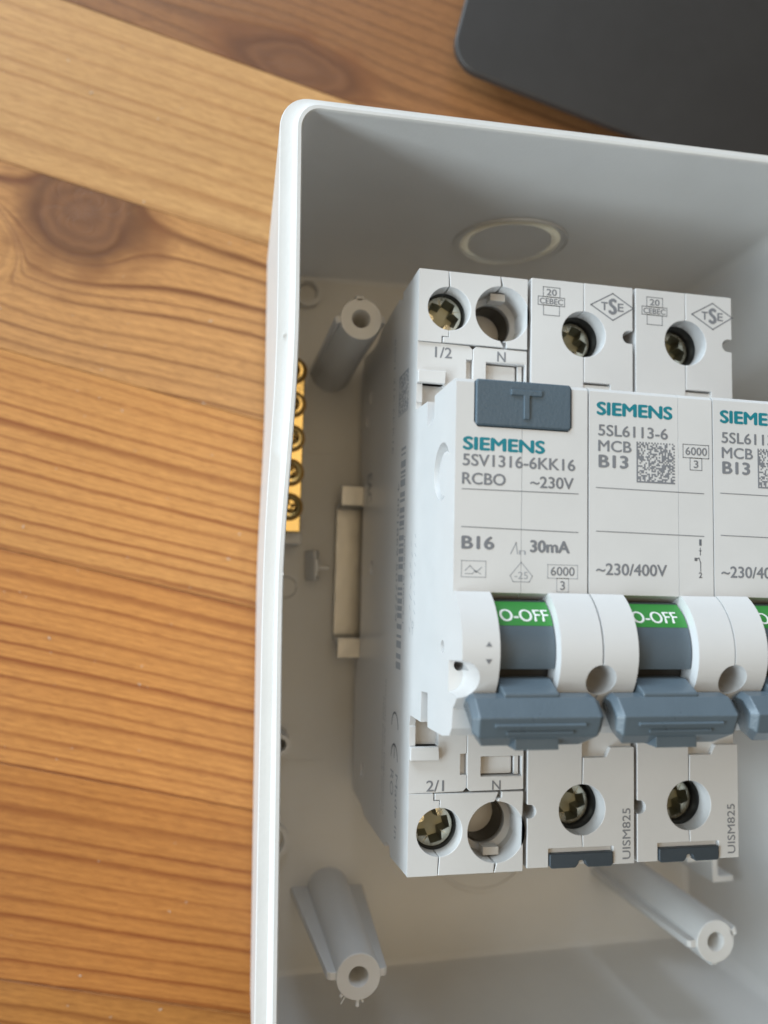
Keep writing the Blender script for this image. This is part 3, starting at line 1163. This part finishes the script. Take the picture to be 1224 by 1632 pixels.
    prism(bm, rrect(2.35, 15.55, 16.6, 22.75, 0.5), 61.5, 70, 'z')
    box(bm, 2.36, 15.54, 22.0, 24.0, 61.5, 70)
    cb = bm_mesh(bm)
    bm = bmesh.new()
    prism(bm, [(2.35, 17.2), (2.85, 16.6), (15.05, 16.6), (15.55, 17.2), (15.55, 24), (2.35, 24)], 61.5, 70, 'z')
    cuts.append(bm_mesh(bm))
    # round crescent recess and a small hole in the left flank
    for (y, z, r, dp) in ((11.5, 58.6, 3.9, 1.8), (-11.2, 60.3, 0.85, 1.2)):
        bm = bmesh.new()
        cyl(bm, (-1, y, z), (dp, y, z), r * 1.02, r * 0.92, 36)
        cuts.append(bm_mesh(bm))
    me = front_half(0, W2, [(0, 4.65, 'c'), (4.65, 8.77, 'm')], cuts)
    me = boolean(me, [flank_me] + joined, 'UNION')
    new_obj("main_housing", bevelled(me, 0.13, 2), WHITE, dev)
    me = front_half(0, W2, [(12.35, W2, 'c'), (8.83, 12.35, 'm')], cutters_front(W2) + [mk(lambda b: prism(b, [(2.35, 17.2), (2.85, 16.6), (15.05, 16.6), (15.55, 17.2), (15.55, 24), (2.35, 24)], 61.5, 70, 'z'))])
    new_obj("front_housing", bevelled(me, 0.16, 3), WHITE, dev)
    bm = bmesh.new()
    cyl(bm, (0.12, 11.0, 59.7), (2.2, 11.0, 59.7), 3.0, 3.1, 36)
    add("flank_boss", bm, WHITE, dev, 0.15)
    # test button with raised T
    bm = bmesh.new()
    prism(bm, rrect(2.5, 15.42, 16.75, 22.72, 0.45), 60.5, 64.9, 'z')
    tb = add("test_button", bm, BLUE, dev, 0.3, seg=3)
    bm = bmesh.new()
    prism(bm, [(7.1, 21.6), (11.35, 21.6), (11.35, 20.85), (9.65, 20.85), (9.65, 17.8), (8.85, 17.8), (8.85, 20.85), (7.1, 20.85)], 64.5, 65.12, 'z')
    add("raised_letter", bm, BLUE, tb, 0.12)
    toggle(dev, 4.65, 12.35, W2, 0.1)
    # face print
    F = lambda: Print((0, 0, FRONT_Z), (1, 0, 0), (0, 1, 0))
    P = F()
    P.text("SIEMENS", 0.95, 11.9, 13.62, 15.2, 0.075)
    P.done("brand_lettering", TEAL, dev)
    P = F()
    P.text("5SV1316-6KK16", 0.95, 16.05, 11.58, 13.05, 0.032)
    P.text("RCBO", 0.9, 6.65, 9.25, 10.7, 0.032)
    P.text("~230V", 9.9, 15.85, 9.2, 10.65, 0.032)
    P.text("B16", 0.95, 5.25, 1.2, 2.75, 0.065)
    P.text("30mA", 9.95, 15.35, 1.02, 2.5, 0.065)
    P.line((0.9, 8.62), (16.5, 8.66), 0.11)
    P.line((0.9, 3.9), (16.5, 3.7), 0.11)
    P.text("6000", 12.75, 16.0, -1.85, -0.75, 0.015)
    P.text("3", 14.05, 14.7, -3.65, -2.55, 0.015)
    P.done("rating_lettering", GREY, dev)
    P = F()
    P.frame(12.35, 16.4, -2.2, -0.5, 0.08)
    P.frame(13.58, 15.18, -3.9, -2.2, 0.08)
    # residual current symbol, square wave box, temperature triangle
    P.poly([(7.4, 0.75), (8.1, 2.1), (8.3, 0.75)], 0.13, False)
    P.text("n", 8.5, 9.4, 0.65, 1.2, 0.0)
    P.frame(1.0, 4.15, -2.3, -0.3, 0.09)
    P.poly([(1.5, -1.5), (2.1, -0.9), (2.9, -1.7), (3.6, -1.1)], 0.12, False)
    P.poly([(1.5, -1.9), (2.4, -1.9), (2.8, -1.5), (3.5, -1.9)], 0.1, False)
    P.poly([(8.8, -0.3), (10.3, -2.0), (9.9, -2.75), (7.75, -2.75), (7.35, -2.0)], 0.1)
    P.text("-25", 7.95, 9.7, -2.4, -1.5, 0.0)
    P.done("certification_mark", LGREY, dev)
    # arrows on the left cheek
    P = Print((0, 0, 0), (1, 0, 0), (0, 1, 0))
    P.fn = lambda u, v: cyl_point(u, v, 8.43)
    P.face([(2.85, 5.0), (3.65, 5.0), (3.25, 9.0)])
    P.face([(2.85, -5.0), (3.25, -9.0), (3.65, -5.0)])
    P.done("cheek_arrows", GREY, dev)
    # print on the left flank: page u = -y (reading down), v = +z
    S = lambda: Print((0, 0, 0), (0, -1, 0), (0, 0, 1))
    P = S()
    rnd = random.Random(4)
    u = -18.4
    while u < 17.0:
        wd = rnd.choice((0.3, 0.45, 0.8, 1.1))
        z0 = 34.9 - (u + 18.4) * 0.02
        P.rect(u, u + wd, z0 - 0.6, z0 + 2.6)
        u += wd + rnd.choice((0.35, 0.5, 0.9))
    P.done("barcode", LGREY, dev)
    P = S()
    P.text("4 001869 507779", -13, 9.5, 32.2, 33.4, 0.0)
    P.text("IEC/EN 61009-2-1", -4, 9.5, 37.6, 38.3, 0.0)
    P.text("Siemens AG, Regensburg", 19.4, 41.6, 25.9, 26.7, 0.0)
    P.text("93055 Regensburg, Germany", 22.5, 41.6, 24.4, 25.2, 0.0)
    P.text("Made in", 32.9, 42.6, 35.0, 36.6, 0.0)
    P.text("RO", 32.9, 36.8, 31.4, 33.6, 0.0)
    P.text("EAC", -17.8, -12.0, 4.5, 9.0, 0.02)
    # faint circuit diagram
    for q in range(9):
        P.line((-3 + q * 1.6, 42.2 + 0.6 * math.sin(q * 2)), (-2.2 + q * 1.6, 42.9 - 0.5 * math.cos(q * 3)), 0.12)
        P.line((-4 + q * 1.4, 44.6), (-3.4 + q * 1.4, 45.2 + 0.4 * math.sin(q)), 0.12)
    P.poly([(9.4 + 0.5 * math.cos(t / 8 * 6.283), 44.2 + 0.5 * math.sin(t / 8 * 6.283)) for t in range(8)], 0.1)
    P.line((9.9, 44.2), (10.9, 44.2), 0.1)
    P.line((-31, 29.5), (-22, 29.5), 0.1)
    P.text("5SV1 316-6KK16", -38.5, -18.5, 27.2, 28.3, 0.0)
    P.done("flank_lettering", LGREY, dev)
    # CE mark: arcs (open towards reading direction)
    P = S()
    for cu, full in ((25.0, False), (29.9, True)):
        r = 2.25
        pts = [(cu + 0.9 + r * math.cos(R(t)) * 0.95, 33.9 + r * math.sin(R(t))) for t in range(90, 271, 15)]
        P.poly(pts, 0.28, False)
        if full:
            P.line((cu - 1.2, 33.9), (cu + 0.9, 33.9), 0.28)
    P.done("conformity_mark", GREY, dev)
    P = S()
    datamatrix(P, -30.8, -24.0, 31.6, 38.4, 22, 11)
    P.done("printed_code", LGREY, dev)
    return dev


def datamatrix(P, u0, u1, v0, v1, n, seed):
    rnd = random.Random(seed)
    du, dv = (u1 - u0) / n, (v1 - v0) / n
    for i in range(n):
        for j in range(n):
            on = rnd.random() < 0.5
            if i == 0 or j == 0:
                on = True
            elif j == n - 1:
                on = i % 2 == 0
            elif i == n - 1:
                on = j % 2 == 0
            if on:
                P.rect(u0 + i * du, u0 + (i + 1) * du * 1.0, v0 + j * dv, v0 + (j + 1) * dv)


def build_mcb():
    """everything in device coordinates 0..17.74 wide, origin at its left edge"""
    W = 17.62
    dev = empty("miniature_breaker", (17.98, 0, 0), "middle breaker of the row, printed MCB B13, whole face visible beside the leftmost one", "circuit breaker", "grey toggled miniature breakers marked B13")
    bm = bmesh.new()
    side = [(44.9, 33.0), (44.4, -3.7), (16.5, -3.7), (16.5, 0.3), (-17.5, 0.3), (-17.5, -3.7), (-44.6, -3.7), (-44.8, 33.0)]
    prism(bm, side, 0.15, W, 'x')
    add("body_core", bm, WHITE, dev, 0.1)
    sx = 9.15
    for s in (1, -1):
        hT = 45.22 if s > 0 else 45.0
        hx, hy, r = (9.15, 36.85, 3.72) if s > 0 else (9.05, 36.8, 3.75)
        inn = 21.0
        G = 0.035
        left = [(0.25, inn), (0.25, hT), (sx - G, hT)] + arc(hx, hy, r, 91, 269, 24) + [(sx - G, inn)]
        if s > 0:
            rightp = [(sx + G, hT)] + [(W, hT), (W, 38.05)] + arc(16.9, 37.0, 1.03, 90, 270, 10) + [(W, 35.95), (W, inn), (13.7, inn), (13.7, 29.05), (sx + G, 29.05)] + arc(hx, hy, r, 271, 449, 24)
        else:
            left = [(0.25, inn), (0.25, 35.8)] + arc(0.65, 36.8, 0.98, -90, 90, 10) + [(0.25, 37.8), (0.25, hT)] + [(3.65, hT), (3.65, 42.3), (sx - G, 42.3)] + arc(hx, hy, r, 91, 269, 24) + [(sx - G, inn)]
            rightp = [(sx + G, 42.3), (14.1, 42.3), (14.1, hT), (W, hT), (W, 27.65), (13.7, 27.65), (12.9, 29.1), (sx + G, 29.1)] + arc(hx, hy, r, 271, 449, 24)
        for poly, dz in ((left, 0.0), (rightp, 0.06)):
            bm = bmesh.new()
            prism(bm, mirror(poly, s), 33.0, 44.0 + dz, 'z')
            new_obj("shoulder_cover", bevelled(bm_mesh(bm), 0.09), WHITE, dev)
        if s > 0:
            bm = bmesh.new()
            prism(bm, mirror([(sx + 0.05, 21.0), (13.7, 21.0), (13.7, 28.75), (sx + 0.05, 28.75)], s), 33.0, 43.75, 'z')
            add("shoulder_step", bm, WHITE, dev, 0.08)
        else:
            bm = bmesh.new()
            prism(bm, mirror([(sx + 0.05, 21.0), (W - 0.1, 21.0), (W - 0.1, 29.4), (sx + 0.05, 29.4)], s), 33.0, 43.2, 'z')
            add("shoulder_step", bm, WHITE, dev, 0.08)
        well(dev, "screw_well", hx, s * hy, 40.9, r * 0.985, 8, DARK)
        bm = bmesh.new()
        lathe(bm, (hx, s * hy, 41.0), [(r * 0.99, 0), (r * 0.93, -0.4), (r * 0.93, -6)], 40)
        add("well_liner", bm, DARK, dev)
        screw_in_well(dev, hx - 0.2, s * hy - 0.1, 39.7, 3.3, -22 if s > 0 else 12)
    # release clip under the lower edge
    bm = bmesh.new()
    prism(bm, [(3.7, -42.3), (14.05, -42.3), (14.05, -44.9), (3.7, -44.9)], 33, 43.45, 'z')
    add("clip_recess", bm, WHITE, dev, 0.08)
    bm = bmesh.new()
    prism(bm, [(3.75, -43.05), (3.75, -44.8), (4.1, -45.15), (7.9, -45.15), (8.35, -44.6), (8.5, -44.1), (9.35, -44.1), (9.5, -44.6), (9.9, -45.15), (13.7, -45.15), (14.0, -44.8), (14.0, -43.05)], 34, 44.35, 'z')
    add("release_clip", bm, CLIP, dev, 0.2, seg=2)
    # front housing: seam runs down the right side of the toggle slot
    W2 = 17.74
    sm = 12.72
    me = front_half(0, W2, [(0, 4.55, 'c'), (4.55, sm - 0.03, 'm')], cutters_front(W2))
    new_obj("front_housing", bevelled(me, 0.16, 3), WHITE, dev)
    me = front_half(0, W2, [(sm + 0.03, W2, 'c')], cutters_front(W2))
    new_obj("front_housing", bevelled(me, 0.16, 3), WHITE, dev)
    toggle(dev, 4.55, sm - 0.02, W2, -0.35)
    ox = 17.98
    F = lambda z=FRONT_Z: Print((-ox, 0, z), (1, 0, 0), (0, 1, 0))
    P = F()
    P.text("SIEMENS", 19.0, 29.9, 19.2, 20.85, 0.075)
    P.done("brand_lettering", TEAL, dev)
    P = F()
    P.text("5SL6113-6", 19.22, 29.2, 16.45, 17.9, 0.032)
    P.text("MCB", 19.22, 23.95, 14.4, 15.85, 0.032)
    P.text("B13", 19.27, 23.5, 12.3, 13.9, 0.065)
    P.text("6000", 31.75, 34.95, 14.6, 15.65, 0.02)
    P.text("3", 32.95, 33.65, 12.9, 13.9, 0.02)
    P.frame(31.4, 35.2, 14.22, 16.0, 0.1)
    P.frame(32.42, 34.15, 12.6, 14.22, 0.1)
    P.text("~230/400V", 18.95, 28.95, -1.6, -0.12, 0.032)
    P.line((18.93, 9.62), (34.45, 9.5), 0.11)
    P.line((18.94, 3.98), (34.4, 3.82), 0.11)
    datamatrix(P, 24.65, 30.2, 10.55, 15.95, 26, 5)
    P.done("rating_lettering", GREY, dev)
    P = F()
    P.text("1", 33.65, 34.0, 2.6, 3.4, 0.04)
    P.text("2", 33.55, 34.05, -1.65, -0.95, 0.04)
    P.line((33.8, 2.3), (33.8, 1.3), 0.12)
    P.line((33.6, 1.9), (34.0, 1.9), 0.1)
    P.poly([(33.1, 0.75), (33.6, 0.95), (33.83, 0.3), (33.83, -0.8)], 0.12, False)
    P.poly([(33.0, 0.6), (33.3, 0.6), (33.3, 0.9), (33.0, 0.9)], 0.1)
    P.done("switch_symbol", DGREY, dev)
    # certification marks on the upper shoulder
    P = F(44.0)
    P.frame(20.2, 23.02, 42.36, 43.95, 0.12)
    P.frame(19.35, 23.8, 41.0, 42.36, 0.12)
    P.frame(20.25, 22.95, 39.4, 41.0, 0.12)
    P.text("20", 20.75, 22.5, 42.62, 43.65, 0.03)
    P.text("CEBEC", 19.6, 23.55, 41.22, 42.12, 0.03)
    P.done("certification_mark", GREY, dev)
    P = F(44.06)
    P.poly([(28.3, 41.8), (32.1, 43.95), (35.7, 41.8), (32.1, 39.55)], 0.2)
    P.text("S", 31.35, 32.85, 40.55, 43.05, 0.065)
    P.text("T", 30.05, 31.25, 41.1, 42.4, 0.04)
    P.text("E", 32.95, 34.0, 41.1, 42.4, 0.04)
    P.done("certification_mark", GREY, dev)
    P = F(44.06)
    P.text("UISM825", 33.6, 34.95, -44.3, -36.8, 0.012, rot=90)
    P.done("serial_lettering", GREY, dev)
    return dev


def copy_tree(o, parent=None):
    c = o.copy()
    col.objects.link(c)
    if parent is not None:
        c.parent = parent
    for ch in [q for q in bpy.data.objects if q.parent == o and q != c]:
        copy_tree(ch, c)
    return c


rcbo = build_rcbo()
mcb = build_mcb()
mcb2 = copy_tree(mcb)
mcb2.location = Vector((35.9, 0.08, 0.0)) * MM
mcb2['label'] = "rightmost breaker of the row, printed MCB B13, its face cut by the photo edge"

# ------------------------------------------------------------------ dust on the table and the rim of the box
DUST = mat("pale_dust", (0.62, 0.56, 0.48), 0.8)
rnd = random.Random(12)
bm = bmesh.new()
for k in range(90):
    x, y = rnd.uniform(-80, -24), rnd.uniform(-100, 120)
    z = TZ + 0.05
    r = rnd.uniform(0.05, 0.13)
    ln = rnd.choice((1, 1, 1.6, 3.5))
    mt = Matrix.Translation((x, y, z + r * 0.5)) @ Matrix.Rotation(rnd.uniform(0, 6.3), 4, 'Z') @ Matrix.Diagonal((ln, 1, 0.6, 1))
    bmesh.ops.create_icosphere(bm, subdivisions=1, radius=r, matrix=mt)
o = new_obj("dust_specks", bm_mesh(bm), DUST)
o["kind"] = "stuff"
o["label"] = "fine pale dust specks scattered over the pine boards left of the box"
# mould nicks along the rim of the left wall
for (y, dx) in ((33.5, 0.1), (31.5, 2.1), (-2.0, 0.0), (-33.0, 0.2), (-61.0, 0.9)):
    bm = bmesh.new()
    bmesh.ops.create_icosphere(bm, subdivisions=1, radius=0.16, matrix=Matrix.Translation((XL - 0.1 - dx + interp(WARP_IN, y), y, 50.0 - 0.6 * dx)) @ Matrix.Diagonal((1, 2.0, 0.6, 1)))
    add("rim_nick", bm, BOXP, encl)
